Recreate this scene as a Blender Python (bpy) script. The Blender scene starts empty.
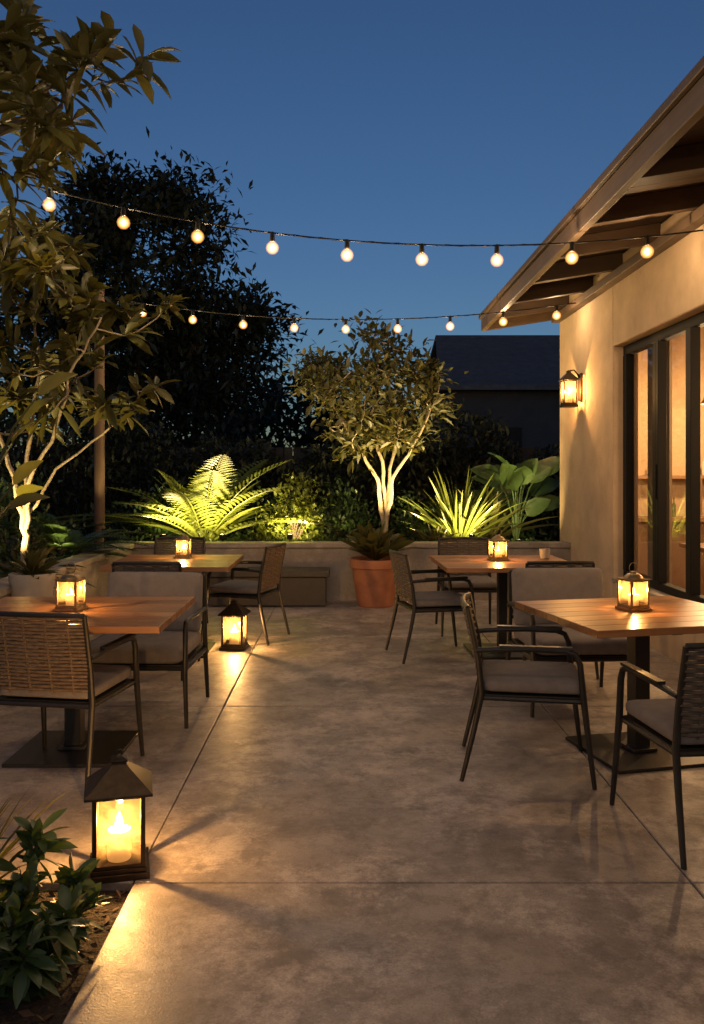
import bpy, math, random
import numpy as np
from mathutils import Vector, Matrix, Euler
R = math.radians
scene = bpy.context.scene
random.seed(7)
rng = np.random.default_rng(11)

# ------------------------------------------------------------ materials
def new_mat(name):
    m = bpy.data.materials.new(name); m.use_nodes = True
    nt = m.node_tree
    for n in list(nt.nodes): nt.nodes.remove(n)
    out = nt.nodes.new('ShaderNodeOutputMaterial')
    return m, nt, out

def N(nt, t, **kw):
    n = nt.nodes.new(t)
    for k, v in kw.items():
        if k.startswith('i_'):
            n.inputs[k[2:].replace('_', ' ')].default_value = v
        else: setattr(n, k, v)
    return n

def ramp(nt, fac, stops):
    r = nt.nodes.new('ShaderNodeValToRGB')
    e = r.color_ramp.elements
    while len(e) > 1: e.remove(e[-1])
    e[0].position = stops[0][0]; e[0].color = (*stops[0][1], 1)
    for p, c in stops[1:]:
        x = e.new(p); x.color = (*c, 1)
    nt.links.new(fac, r.inputs[0])
    return r.outputs[0]

def noise(nt, scale, detail=6, rough=.6, dist=0, vec=None, stretch=None):
    tc = nt.nodes.new('ShaderNodeTexCoord')
    v = tc.outputs['Object'] if vec is None else vec
    if stretch:
        mp = nt.nodes.new('ShaderNodeMapping'); mp.inputs['Scale'].default_value = stretch
        nt.links.new(v, mp.inputs[0]); v = mp.outputs[0]
    n = N(nt, 'ShaderNodeTexNoise', i_Scale=scale, i_Detail=detail, i_Roughness=rough, i_Distortion=dist)
    nt.links.new(v, n.inputs['Vector'])
    return n.outputs['Fac']

def mixc(nt, fac, a, b, mode='MIX'):
    m = nt.nodes.new('ShaderNodeMix'); m.data_type = 'RGBA'; m.blend_type = mode
    for s, v in ((m.inputs[0], fac), (m.inputs[6], a), (m.inputs[7], b)):
        if isinstance(v, (int, float)): s.default_value = v
        elif isinstance(v, tuple): s.default_value = (*v, 1)
        else: nt.links.new(v, s)
    return m.outputs[2]

def simple(name, c, rough=.6, metal=0., var=.25, scale=12, bump=.15, bscale=80, dist=.003, spec=.5):
    m, nt, out = new_mat(name)
    p = N(nt, 'ShaderNodeBsdfPrincipled', i_Roughness=rough, i_Metallic=metal)
    p.inputs['Specular IOR Level'].default_value = spec
    f = noise(nt, scale)
    lo = tuple(x*(1-var) for x in c); hi = tuple(min(1, x*(1+var)) for x in c)
    nt.links.new(ramp(nt, f, [(.3, lo), (.7, hi)]), p.inputs['Base Color'])
    if bump:
        b = N(nt, 'ShaderNodeBump', i_Strength=bump, i_Distance=dist)
        nt.links.new(noise(nt, bscale), b.inputs['Height']); nt.links.new(b.outputs[0], p.inputs['Normal'])
    nt.links.new(p.outputs[0], out.inputs[0])
    return m

def leafmat(name, c1, c2, rough=.45, trans=.3):
    m, nt, out = new_mat(name)
    g = nt.nodes.new('ShaderNodeNewGeometry')
    col = ramp(nt, g.outputs['Random Per Island'], [(0, c1), (1, c2)])
    n = noise(nt, 9)
    col = mixc(nt, n, col, tuple(x*.6 for x in c1))
    p = N(nt, 'ShaderNodeBsdfPrincipled', i_Roughness=rough)
    nt.links.new(col, p.inputs['Base Color'])
    t = nt.nodes.new('ShaderNodeBsdfTranslucent')
    nt.links.new(mixc(nt, 1., col, (1.6, 1.4, .6), 'MULTIPLY'), t.inputs[0])
    mx = N(nt, 'ShaderNodeMixShader'); mx.inputs[0].default_value = trans
    nt.links.new(p.outputs[0], mx.inputs[1]); nt.links.new(t.outputs[0], mx.inputs[2])
    nt.links.new(mx.outputs[0], out.inputs[0])
    return m

def wood(name, c1, c2, rough=.4, axis=0, fine=1.):
    m, nt, out = new_mat(name)
    st = [28., 28., 28.]; st[axis] = 1.6
    g = nt.nodes.new('ShaderNodeNewGeometry')
    tc = nt.nodes.new('ShaderNodeTexCoord')
    add = nt.nodes.new('ShaderNodeVectorMath'); add.operation = 'ADD'
    cmb = nt.nodes.new('ShaderNodeCombineXYZ')
    mu = nt.nodes.new('ShaderNodeMath'); mu.operation = 'MULTIPLY'; mu.inputs[1].default_value = 13.
    nt.links.new(g.outputs['Random Per Island'], mu.inputs[0])
    for i in range(3): nt.links.new(mu.outputs[0], cmb.inputs[i])
    nt.links.new(tc.outputs['Object'], add.inputs[0]); nt.links.new(cmb.outputs[0], add.inputs[1])
    f = noise(nt, 1.6*fine, 8, .65, .6, vec=add.outputs[0], stretch=tuple(st))
    f2 = noise(nt, 3, 4, .6, 0, vec=add.outputs[0])
    col = ramp(nt, f, [(.25, c1), (.5, tuple((a+b)/2 for a, b in zip(c1, c2))), (.75, c2)])
    col = mixc(nt, f2, col, tuple(x*.6 for x in c1))
    hs = N(nt, 'ShaderNodeHueSaturation')
    mr = nt.nodes.new('ShaderNodeMapRange'); mr.inputs[3].default_value = .7; mr.inputs[4].default_value = 1.25
    nt.links.new(g.outputs['Random Per Island'], mr.inputs[0]); nt.links.new(mr.outputs[0], hs.inputs['Value'])
    nt.links.new(col, hs.inputs['Color'])
    p = N(nt, 'ShaderNodeBsdfPrincipled', i_Roughness=rough)
    nt.links.new(hs.outputs[0], p.inputs['Base Color'])
    b = N(nt, 'ShaderNodeBump', i_Strength=.25, i_Distance=.002)
    nt.links.new(f, b.inputs['Height']); nt.links.new(b.outputs[0], p.inputs['Normal'])
    nt.links.new(p.outputs[0], out.inputs[0])
    return m

def concrete(name, lo, hi, rough=(.4, .75), big=.7, bump=.3, k=1.):
    m, nt, out = new_mat(name)
    n1 = noise(nt, big, 8, .65, .2); n2 = noise(nt, 2.6, 12, .74, .12); n3 = noise(nt, 130, 3, .6)
    n4 = noise(nt, 1.5, 15, .80, .2)
    n5 = noise(nt, 7, 12, .8, .15)
    n6 = noise(nt, .9, 15, .7, 0)
    c = ramp(nt, n1, [(.32, lo), (.68, hi)])
    c = mixc(nt, ramp(nt, n2, [(.45, (0, 0, 0)), (.62, (.8*k,)*3)]), c, tuple(x*.52 for x in lo))
    c = mixc(nt, ramp(nt, n4, [(.50, (0, 0, 0)), (.56, (.45*k,)*3), (.7, (.85*k,)*3)]), c, tuple(min(1, x*1.5) for x in hi))
    c = mixc(nt, ramp(nt, n5, [(.50, (0, 0, 0)), (.62, (.55*k,)*3)]), c, tuple(x*.58 for x in lo))
    c = mixc(nt, ramp(nt, n6, [(.485, (0, 0, 0)), (.5, (.35*k,)*3), (.515, (0, 0, 0))]), c, tuple(x*.5 for x in lo))
    c = mixc(nt, ramp(nt, n3, [(.35, (.35,)*3), (.6, (0, 0, 0))]), c, tuple(x*.5 for x in lo))
    p = N(nt, 'ShaderNodeBsdfPrincipled')
    nt.links.new(c, p.inputs['Base Color'])
    r = ramp(nt, n5, [(.3, (rough[0],)*3), (.7, (rough[1],)*3)]); nt.links.new(r, p.inputs['Roughness'])
    b = N(nt, 'ShaderNodeBump', i_Strength=bump, i_Distance=.004)
    ad = nt.nodes.new('ShaderNodeMath'); ad.operation = 'ADD'
    nt.links.new(n2, ad.inputs[0]); nt.links.new(n3, ad.inputs[1])
    nt.links.new(ad.outputs[0], b.inputs['Height']); nt.links.new(b.outputs[0], p.inputs['Normal'])
    nt.links.new(p.outputs[0], out.inputs[0])
    return m

def emit_add(name, col, s, keep=1.):
    m, nt, out = new_mat(name)
    e = N(nt, 'ShaderNodeEmission', i_Strength=s); e.inputs[0].default_value = (*col, 1)
    t = nt.nodes.new('ShaderNodeBsdfTransparent'); t.inputs[0].default_value = (keep, keep, keep, 1)
    a = nt.nodes.new('ShaderNodeAddShader')
    nt.links.new(e.outputs[0], a.inputs[0]); nt.links.new(t.outputs[0], a.inputs[1])
    nt.links.new(a.outputs[0], out.inputs[0])
    try: m.cycles.emission_sampling = 'NONE'
    except Exception: pass
    return m

def glass(name, tint=(.95, .95, .95), haze=0., hazecol=(1, .8, .5), base=.06):
    m, nt, out = new_mat(name)
    t = nt.nodes.new('ShaderNodeBsdfTransparent'); t.inputs[0].default_value = (*tint, 1)
    g = N(nt, 'ShaderNodeBsdfGlossy', i_Roughness=.02)
    lw = N(nt, 'ShaderNodeLayerWeight'); lw.inputs[0].default_value = .5
    pw = nt.nodes.new('ShaderNodeMath'); pw.operation = 'POWER'; pw.inputs[1].default_value = 5.
    nt.links.new(lw.outputs['Facing'], pw.inputs[0])
    ma = nt.nodes.new('ShaderNodeMath'); ma.operation = 'MULTIPLY_ADD'; ma.inputs[1].default_value = .9; ma.inputs[2].default_value = base
    nt.links.new(pw.outputs[0], ma.inputs[0])
    mx = nt.nodes.new('ShaderNodeMixShader')
    nt.links.new(ma.outputs[0], mx.inputs[0]); nt.links.new(t.outputs[0], mx.inputs[1]); nt.links.new(g.outputs[0], mx.inputs[2])
    o = mx.outputs[0]
    if haze:
        tr = nt.nodes.new('ShaderNodeBsdfTranslucent'); tr.inputs[0].default_value = (*hazecol, 1)
        m2 = nt.nodes.new('ShaderNodeMixShader'); 
        nz = noise(nt, 25, 5)
        nt.links.new(ramp(nt, nz, [(.3, (haze*.4,)*3), (.7, (haze*1.5,)*3)]), m2.inputs[0])
        nt.links.new(o, m2.inputs[1]); nt.links.new(tr.outputs[0], m2.inputs[2]); o = m2.outputs[0]
    nt.links.new(o, out.inputs[0])
    return m

M = {}
M['patio'] = concrete('patio_concrete', (.22, .183, .168), (.41, .352, .318), rough=(.32, .60))
M['planter'] = concrete('planter_concrete', (.26, .22, .19), (.38, .33, .28), big=1.5, k=.6)
M['stucco'] = simple('stucco', (.50, .37, .25), .9, var=.15, scale=3, bump=.6, bscale=60, dist=.006)
M['soil'] = simple('soil', (.035, .024, .016), .95, var=.5, scale=30, bump=1, bscale=40, dist=.03)
M['mulch'] = leafmat('mulch_chips', (.12, .065, .035), (.04, .022, .014), .9, 0.)
M['ground'] = simple('ground', (.04, .045, .03), .95, var=.4, scale=2, bump=.5, bscale=20, dist=.02)
M['frame'] = simple('dark_bronze_metal', (.030, .027, .025), .42, .5, var=.2, bump=.05)
M['rope'] = simple('woven_rope', (.085, .068, .055), .75, var=.3, scale=60, bump=.6, bscale=260)
M['rope2'] = simple('woven_wicker', (.13, .085, .05), .7, var=.35, scale=60, bump=.6, bscale=260)
M['cush'] = simple('grey_cushion', (.16, .14, .135), .95, var=.14, scale=18, bump=.5, bscale=500, dist=.001)
M['cush2'] = simple('light_cushion', (.19, .17, .16), .95, var=.12, scale=18, bump=.5, bscale=500, dist=.001)
M['table'] = wood('table_wood', (.24, .095, .036), (.52, .27, .12), .34)
M['beam'] = wood('beam_wood', (.11, .07, .046), (.21, .14, .09), .6, axis=1, fine=.6)
M['rafter'] = wood('rafter_wood', (.05, .026, .012), (.11, .06, .029), .65, axis=0, fine=.6)
M['post'] = wood('post_wood', (.09, .055, .034), (.18, .11, .065), .8, axis=2, fine=.6)
M['fence'] = wood('fence_wood', (.018, .017, .016), (.035, .032, .03), .85, axis=2, fine=.4)
M['bench'] = simple('dark_bench', (.045, .038, .034), .6, var=.2)
M['roof'] = simple('roof_shingle', (.07, .07, .078), .85, var=.25, scale=6, bump=.6, bscale=15, dist=.02)
M['nwall'] = simple('neighbour_wall', (.045, .045, .05), .9, var=.2, scale=2)
M['terra'] = simple('terracotta', (.36, .14, .07), .7, var=.2, scale=8, bump=.2)
M['ceramic'] = simple('pale_ceramic', (.42, .36, .30), .5, var=.1, scale=8, bump=.1)
M['lantern'] = simple('lantern_metal', (.05, .035, .022), .4, .75, var=.3, scale=30, bump=.08)
M['brass'] = simple('aged_brass', (.30, .21, .10), .38, .8, var=.25, scale=30, bump=.08)
M['lglass'] = glass('lantern_glass', (.97, .93, .85), .06, (1, .7, .36))
M['window'] = glass('window_glass', (.90, .89, .86), base=.09)
m, nt, out = new_mat('candle_wax')
p = N(nt, 'ShaderNodeBsdfPrincipled', i_Roughness=.5); p.inputs['Base Color'].default_value = (.7, .5, .28, 1)
p.inputs['Emission Color'].default_value = (1, .45, .12, 1); p.inputs['Emission Strength'].default_value = .4  # weak emission imitates flame glow in the wax
nt.links.new(p.outputs[0], out.inputs[0]); M['wax'] = m
try: m.cycles.emission_sampling = 'NONE'
except Exception: pass
M['flame'] = emit_add('flame', (1, .62, .22), 10, .9)
M['bulb'] = emit_add('bulb_glass_glow', (1, .40, .09), .36, .98)  # emission on the globe imitates soft bloom around the core
M['bulb2'] = emit_add('bulb_inner_glow', (1, .48, .14), .38, .98)
M['core'] = emit_add('bulb_filament_glow', (1, .72, .38), 4, .9)
M['bark'] = simple('pale_bark', (.30, .24, .17), .85, var=.3, scale=20, bump=.6, bscale=50, dist=.008)
M['bark2'] = simple('dark_bark', (.05, .038, .028), .9, var=.3, scale=20, bump=.6, bscale=50, dist=.008)
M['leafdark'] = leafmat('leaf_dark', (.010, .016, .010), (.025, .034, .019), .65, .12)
M['leafmid'] = leafmat('leaf_mid', (.055, .062, .018), (.12, .10, .032), .5)
M['leafolive'] = leafmat('leaf_olive', (.08, .085, .028), (.15, .13, .045), .42, .35)
M['leaflit'] = leafmat('leaf_bright', (.09, .125, .018), (.18, .21, .04), .4, .38)
M['leafgreen'] = leafmat('leaf_green', (.035, .075, .025), (.08, .13, .04), .38, .2)
M['inwall'] = simple('interior_wall', (.50, .36, .22), .9, var=.1, bump=.1)
M['inwood'] = wood('interior_wood', (.20, .11, .055), (.34, .21, .11), .5, axis=2)
M['white'] = simple('crockery', (.6, .52, .42), .3, var=.05, bump=0)
M['bottle'] = simple('bottle_glass', (.10, .12, .05), .1, var=.5, scale=5, bump=0)
M['reflection_drape'] = simple('reflection_drape_brown', (.20, .145, .095), .9, var=.1, bump=.3)
M['black'] = simple('black_plastic', (.012, .011, .010), .6, var=.1, bump=0, spec=.2)

# ------------------------------------------------------------ mesh builder
class MB:
    def __init__(s): s.v = []; s.f = []; s.m = []
    def add(s, vs, fs, mat=0):
        o = len(s.v); s.v += [tuple(v) for v in vs]
        s.f += [tuple(i+o for i in f) for f in fs]; s.m += [mat]*len(fs)
    def box(s, c, d, rot=None, mat=0, top=None):
        hx, hy, hz = d[0]/2, d[1]/2, d[2]/2
        t = top or 1.
        vs = [Vector((x*hx*(t if z > 0 else 1), y*hy*(t if z > 0 else 1), z*hz)) for z in (-1, 1) for x, y in ((-1, -1), (1, -1), (1, 1), (-1, 1))]
        if rot: vs = [rot @ v for v in vs]
        vs = [v+Vector(c) for v in vs]
        s.add(vs, [(3, 2, 1, 0), (4, 5, 6, 7), (0, 1, 5, 4), (1, 2, 6, 5), (2, 3, 7, 6), (3, 0, 4, 7)], mat)
    def b2(s, lo, hi, mat=0):
        s.box([(a+b)/2 for a, b in zip(lo, hi)], [abs(b-a) for a, b in zip(lo, hi)], None, mat)
    def tube(s, pts, r, n=8, mat=0, closed=False, flat=1.):
        pts = [Vector(p) for p in pts]; k = len(pts)
        rs = r if isinstance(r, (list, tuple)) else [r]*k
        vs = []; up = None
        for i, p in enumerate(pts):
            if closed: d = pts[(i+1) % k]-pts[i-1]
            else: d = pts[min(i+1, k-1)]-pts[max(i-1, 0)]
            if d.length < 1e-9: d = Vector((0, 0, 1))
            d.normalize()
            if up is None:
                up = Vector((0, 0, 1)) if abs(d.z) < .9 else Vector((1, 0, 0))
            a = up-d*up.dot(d)
            if a.length < 1e-6: a = Vector((1, 0, 0))-d*d.x
            a.normalize(); up = a; b = d.cross(a)
            for j in range(n):
                t = 2*math.pi*j/n
                vs.append(p+a*math.cos(t)*rs[i]+b*math.sin(t)*rs[i]*flat)
        fs = []
        for i in range(k if closed else k-1):
            i2 = (i+1) % k
            for j in range(n):
                j2 = (j+1) % n
                fs.append((i*n+j, i*n+j2, i2*n+j2, i2*n+j))
        if not closed:
            fs.append(tuple(range(n))[::-1]); fs.append(tuple((k-1)*n+j for j in range(n)))
        s.add(vs, fs, mat)
    def lathe(s, prof, c=(0, 0, 0), n=24, mat=0, ph=0.):
        vs = []; fs = []
        for r, z in prof:
            for j in range(n):
                t = 2*math.pi*j/n+ph
                vs.append((c[0]+r*math.cos(t), c[1]+r*math.sin(t), c[2]+z))
        for i in range(len(prof)-1):
            for j in range(n):
                j2 = (j+1) % n
                fs.append((i*n+j, i*n+j2, (i+1)*n+j2, (i+1)*n+j))
        fs.append(tuple(range(n))[::-1]); fs.append(tuple((len(prof)-1)*n+j for j in range(n)))
        s.add(vs, fs, mat)
    def mesh(s, name, mats, smooth=35):
        me = bpy.data.meshes.new(name); me.from_pydata(s.v, [], s.f)
        for m in mats: me.materials.append(m)
        me.polygons.foreach_set('material_index', s.m)
        if smooth:
            me.polygons.foreach_set('use_smooth', [True]*len(s.f))
            try: me.set_sharp_from_angle(angle=R(smooth))
            except Exception: pass
        me.update()
        return me
    def obj(s, name, mats, parent=None, loc=(0, 0, 0), rz=0, bevel=0, smooth=35):
        return place(name, s.mesh(name, mats, smooth), parent, loc, rz, bevel)

def place(name, me, parent=None, loc=(0, 0, 0), rz=0, bevel=0):
    o = bpy.data.objects.new(name, me); scene.collection.objects.link(o)
    o.location = loc; o.rotation_euler = (0, 0, rz)
    if parent: o.parent = parent
    if bevel:
        b = o.modifiers.new('bevel', 'BEVEL'); b.width = bevel; b.segments = 2; b.limit_method = 'ANGLE'; b.angle_limit = R(40)
    return o

def empty(name, loc=(0, 0, 0), rz=0):
    e = bpy.data.objects.new(name, None); scene.collection.objects.link(e)
    e.location = loc; e.rotation_euler = (0, 0, rz); e.empty_display_size = .2
    return e

def point(name, loc, w, col=(1, .62, .28), r=.02, parent=None):
    l = bpy.data.lights.new(name, 'POINT'); l.energy = w; l.color = col; l.shadow_soft_size = r
    return place(name, l, parent, loc)

def spot(name, loc, d, w, ang=80, col=(1, .75, .35), r=.03, parent=None):
    l = bpy.data.lights.new(name, 'SPOT'); l.energy = w; l.color = col; l.shadow_soft_size = r
    l.spot_size = R(ang); l.spot_blend = .6
    o = place(name, l, parent, loc)
    o.rotation_euler = Vector(d).to_track_quat('-Z', 'Y').to_euler()
    return o

# ------------------------------------------------------------ leaves (vectorised)
def nrm(a): return a/np.maximum(np.linalg.norm(a, axis=1, keepdims=True), 1e-9)

class Leaves:
    def __init__(s): s.V = []; s.F = []; s.n = 0
    def add(s, P, D, L, W, U=None, segs=2, droop=.15, fold=.15, peak=.45, wave=0.):
        P = np.asarray(P, float); D = nrm(np.asarray(D, float)); n = len(P)
        L = np.broadcast_to(L, n)[:, None]; W = np.broadcast_to(W, n)[:, None]
        if U is None: U = np.array([[0, 0, 1.]])+rng.normal(0, .35, (n, 3))
        S = nrm(np.cross(D, U)); Un = np.cross(S, D)
        rows = []
        for i in range(segs+1):
            t = i/segs
            w = math.sin(math.pi*(t**(math.log(.5)/math.log(peak))))**.8 if 0 < t < 1 else .04
            c = P+D*L*t+np.array([[0, 0, -1.]])*droop*L*t*t
            wv = wave*math.sin(i*2.1)
            rows += [c-S*W*w/2+Un*W*w*(fold+wv), c, c+S*W*w/2+Un*W*w*(fold-wv)]
        V = np.stack(rows, 1)
        k = 3*(segs+1)
        base = []
        for i in range(segs):
            a = i*3
            base += [(a, a+1, a+4, a+3), (a+1, a+2, a+5, a+4)]
        F = (np.array(base)[None]+(np.arange(n)*k)[:, None, None]).reshape(-1, 4)+s.n
        s.V.append(V.reshape(-1, 3)); s.F.append(F); s.n += n*k
    def mesh(s, name, mat):
        V = np.concatenate(s.V); F = np.concatenate(s.F)
        me = bpy.data.meshes.new(name)
        me.vertices.add(len(V)); me.vertices.foreach_set('co', V.ravel())
        me.loops.add(F.size); me.loops.foreach_set('vertex_index', F.ravel().astype(np.int32))
        me.polygons.add(len(F)); me.polygons.foreach_set('loop_start', np.arange(0, F.size, 4, dtype=np.int32))
        me.polygons.foreach_set('use_smooth', [True]*len(F))
        me.update(calc_edges=True); me.validate(); me.materials.append(mat)
        return me
    def obj(s, name, mat, parent=None): return place(name, s.mesh(name, mat), parent)

def rdir(n, up=0.):
    d = rng.normal(0, 1, (n, 3)); d[:, 2] += up
    return nrm(d)

def tree(name, trunks, clumps, nleaf, ll, lw, lmat, bmat, spread=.22, rosette=False, tipr=.006, up=.4, segs=2, sub=.55):
    root = empty(name, trunks[0][0][0])
    off = Vector(trunks[0][0][0])
    mb = MB(); nodes = []
    for pts, rs in trunks:
        P = []; RR = []
        for i in range(len(pts)-1):
            for k in range(4):
                t = k/4; a = Vector(pts[i]); b = Vector(pts[i+1])
                q = a.lerp(b, t)+Vector(rng.normal(0, .012, 3))*(1 if (i or k) else 0)
                P.append(q); RR.append(rs[i]*(1-t)+rs[i+1]*t)
        P.append(Vector(pts[-1])); RR.append(rs[-1])
        mb.tube([p-off for p in P], RR, 9)
        L = len(P)
        nodes += [(p, r) for i, (p, r) in enumerate(zip(P, RR)) if i > L*sub]
    cl = sorted([Vector(c) for c in clumps], key=lambda c: min((c-n[0]).length for n in nodes))
    tips = []
    for c in cl:
        best = min(nodes, key=lambda n: (c-n[0]).length+max(0, n[0].z-c.z)*.8)
        a, ra = best; d = c-a; L = d.length
        pts = [a]; r0 = max(tipr*1.1, min(ra*.7, .012+L*.02)); rr = [r0]
        for t in (.33, .66, 1.):
            q = a+d*t+Vector((0, 0, -.10*L*math.sin(math.pi*t)))+Vector(rng.normal(0, .05*L, 3))*(t < 1)
            pts.append(q); rr.append(r0*(1-t)+tipr*t)
        mb.tube([p-off for p in pts], rr, 6)
        nodes += list(zip(pts[1:], rr[1:]))
        tips.append((c, nrm(np.array([pts[-1]-pts[-2]]))[0]))
    mb.obj('trunk_and_branches', [bmat], root)
    lv = Leaves()
    for c, ax in tips:
        n = max(3, int(nleaf*rng.uniform(.6, 1.3)))
        c = np.array(c-off)
        if rosette:
            sc = rng.uniform(.7, 1.25)
            d = rdir(n)+ax[None]*.55+np.array([[0, 0, .15]])
            P = c[None]+ax[None]*rng.uniform(-.14, .03, (n, 1))
            lv.add(P, d, ll*sc*rng.uniform(.65, 1.15, n), lw*sc*rng.uniform(.8, 1.2, n), segs=4, droop=.25, fold=.18, peak=.58)
        else:
            P = c[None]+rng.normal(0, spread*rng.uniform(.7, 1.2), (n, 3))*np.array([[1, 1, .7]])
            d = nrm(P-c[None])*.6+rdir(n, up)
            lv.add(P, d, ll*rng.uniform(.6, 1.25, n), lw*rng.uniform(.7, 1.2, n), segs=segs, droop=.15)
    lv.obj('foliage', lmat, root)
    return root

def ellip(n, c, r, hollow=.35):
    out = []
    while len(out) < n:
        p = rng.uniform(-1, 1, 3); q = np.linalg.norm(p)
        if hollow < q < 1: out.append(np.array(c)+p*np.array(r))
    return out

# ------------------------------------------------------------ camera
cam = bpy.data.cameras.new('camera'); co = bpy.data.objects.new('camera', cam); scene.collection.objects.link(co)
co.location = (0, 0, 1.5); co.rotation_euler = (R(90), 0, 0)
cam.sensor_width = 36; cam.sensor_fit = 'AUTO'; cam.lens = 850*36/1024
cam.shift_x = 7/1024; cam.shift_y = -42/1024; cam.clip_end = 600; cam.clip_start = .05
scene.camera = co

# ------------------------------------------------------------ world
w = bpy.data.worlds.new('World'); scene.world = w; w.use_nodes = True
nt = w.node_tree
for n in list(nt.nodes): nt.nodes.remove(n)
sky = nt.nodes.new('ShaderNodeTexSky'); sky.sky_type = 'NISHITA'; sky.sun_disc = False
sky.sun_elevation = R(5); sky.sun_rotation = R(180); sky.air_density = 1.; sky.dust_density = .8; sky.ozone_density = 2.8
bg = nt.nodes.new('ShaderNodeBackground'); bg.inputs[1].default_value = .09
ow = nt.nodes.new('ShaderNodeOutputWorld')
nt.links.new(mixc(nt, 1., sky.outputs[0], (.77, .87, 1.14), 'MULTIPLY'), bg.inputs[0]); nt.links.new(bg.outputs[0], ow.inputs[0])
sun = bpy.data.lights.new('sun', 'SUN'); sun.energy = .03; sun.angle = R(30); sun.color = (.6, .75, 1)
so = place('sun', sun); so.rotation_euler = (R(50), 0, R(20))
scene.view_settings.view_transform = 'Standard'; scene.view_settings.look = 'None'; scene.view_settings.exposure = 0

# ------------------------------------------------------------ ground, patio
mb = MB(); mb.add([(-150, -40, -.12), (150, -40, -.12), (150, 260, -.12), (-150, 260, -.12)], [(0, 1, 2, 3)])
mb.obj('ground', [M['ground']], smooth=0)
mb = MB()
xs = [-2.45, -.77, 1.26, 2.6]; ys = [-4, -1.4, .8, 3.09, 5.4, 7.65, 9.8]
g = .005
for i in range(3):
    for j in range(6):
        if i == 0 and j < 3: continue
        mb.b2((xs[i]+g/2, ys[j]+g/2, -.11), (xs[i+1]-g/2, ys[j+1]-g/2, 0))
mb.obj('patio', [M['patio']], bevel=.005)
mb = MB(); mb.b2((-2.45, -4, -.118), (2.6, 9.8, -.03)); mb.obj('patio_joint_bed', [M['soil']])

# ------------------------------------------------------------ mulch bed
root = empty('mulch_bed', (-2.2, 1, -.05))
mb = MB(); n = 40; vs = []; fs = []
for j in range(n+1):
    for i in range(n+1):
        vs.append((-1.8+i/n*3.22, -2.5+j/n*4.58, .02*rng.normal()*.5-.0))
for j in range(n):
    for i in range(n):
        a = j*(n+1)+i; fs.append((a, a+1, a+n+2, a+n+1))
mb.add(vs, fs); mb.obj('soil', [M['soil']], root)
lv = Leaves(); k = 9000
P = np.stack([rng.uniform(-.6, 1.41, k), rng.uniform(-1.2, 2.06, k), rng.uniform(0, .035, k)], 1)
D = rng.normal(0, 1, (k, 3)); D[:, 2] *= .25
lv.add(P, D, rng.uniform(.02, .055, k), rng.uniform(.010, .024, k), segs=2, droop=.0, fold=.1)
lv.obj('wood_chips', M['mulch'], root)

# ------------------------------------------------------------ planter walls
root = empty('planter_wall', (0, 9.9, 0))
mb = MB(); mb.b2((-2.65, -.1, -.1), (2.6, .1, .6)); mb.b2((-2.66, -.13, .603), (2.6, .12, .66)); mb.obj('back_wall', [M['planter']], root, bevel=.008)
root = empty('planter_wall', (-2.55, 7, 0))
mb = MB(); mb.b2((-.1, -2.9, -.1), (.1, 2.798, .6)); mb.b2((-.12, -2.93, .603), (.13, 2.765, .66)); mb.obj('side_wall', [M['planter']], root, bevel=.008)
mb = MB(); mb.b2((-8, 10.0, -.1), (2.6, 12.9, .53)); mb.b2((-8, 4.1, -.1), (-2.65, 9.998, .53)); mb.obj('planting_soil', [M['soil']])

# ------------------------------------------------------------ restaurant building
bld = empty('restaurant_building', (2.6, 6, 0))
def L3(x, y, z): return (x-2.6, y-6, z)
mb = MB()
OY0, OY1, OZ0, OZ1 = 3.6, 8.25, .42, 2.7
mb.b2(L3(2.6, OY1, -.1), L3(2.85, 10.3, 3.53))
mb.b2(L3(2.6, -3, -.1), L3(2.85, OY0, 3.53))
mb.b2(L3(2.6, OY0, OZ1), L3(2.85, OY1, 3.53))
mb.b2(L3(2.6, OY0, -.1), L3(2.85, OY1, OZ0))
mb.b2(L3(2.85, 10.1, -.1), L3(7, 10.3, 3.53))
mb.b2(L3(6.8, -3, -.1), L3(7, 10.1, 3.9))
mb.b2(L3(2.85, -3, -.1), L3(6.8, -2.8, 3.53))
mb.obj('walls', [M['stucco']], bld, bevel=.012)
mb = MB(); mb.b2(L3(2.585, OY0-.0, OZ0+.002), L3(2.80, OY1-.002, OZ0+.04)); mb.obj('window_sill', [M['planter']], bld, bevel=.005)
mb = MB(); fx0, fx1 = 2.70, 2.78
mb.b2(L3(fx0, OY0, OZ0+.042), L3(fx1, OY1-.003, OZ0+.11)); mb.b2(L3(fx0, OY0, OZ1-.09), L3(fx1, OY1-.003, OZ1-.002))
for y, wd, pr in ((8.20, .09, 0), (7.42, .07, .0), (7.30, .06, .02), (6.62, .10, .025), (5.6, .07, 0), (4.6, .08, 0), (3.66, .1, 0)):
    mb.b2(L3(fx0-pr-.004, y-wd/2, OZ0+.112), L3(fx1-pr-.006, y+wd/2, OZ1-.092))
mb.b2(L3(fx0-.038, 7.29, 1.25), L3(fx0-.026, 7.31, 1.55)); 
mb.obj('window_frames', [M['black']], bld, bevel=.004)
mb = MB(); mb.add([L3(2.738, OY0+.05, OZ0+.11), L3(2.738, OY1-.05, OZ0+.11), L3(2.738, OY1-.05, OZ1-.09), L3(2.738, OY0+.05, OZ1-.09)], [(0, 1, 2, 3)]); mb.obj('window_glass', [M['window']], bld, smooth=0)
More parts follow.
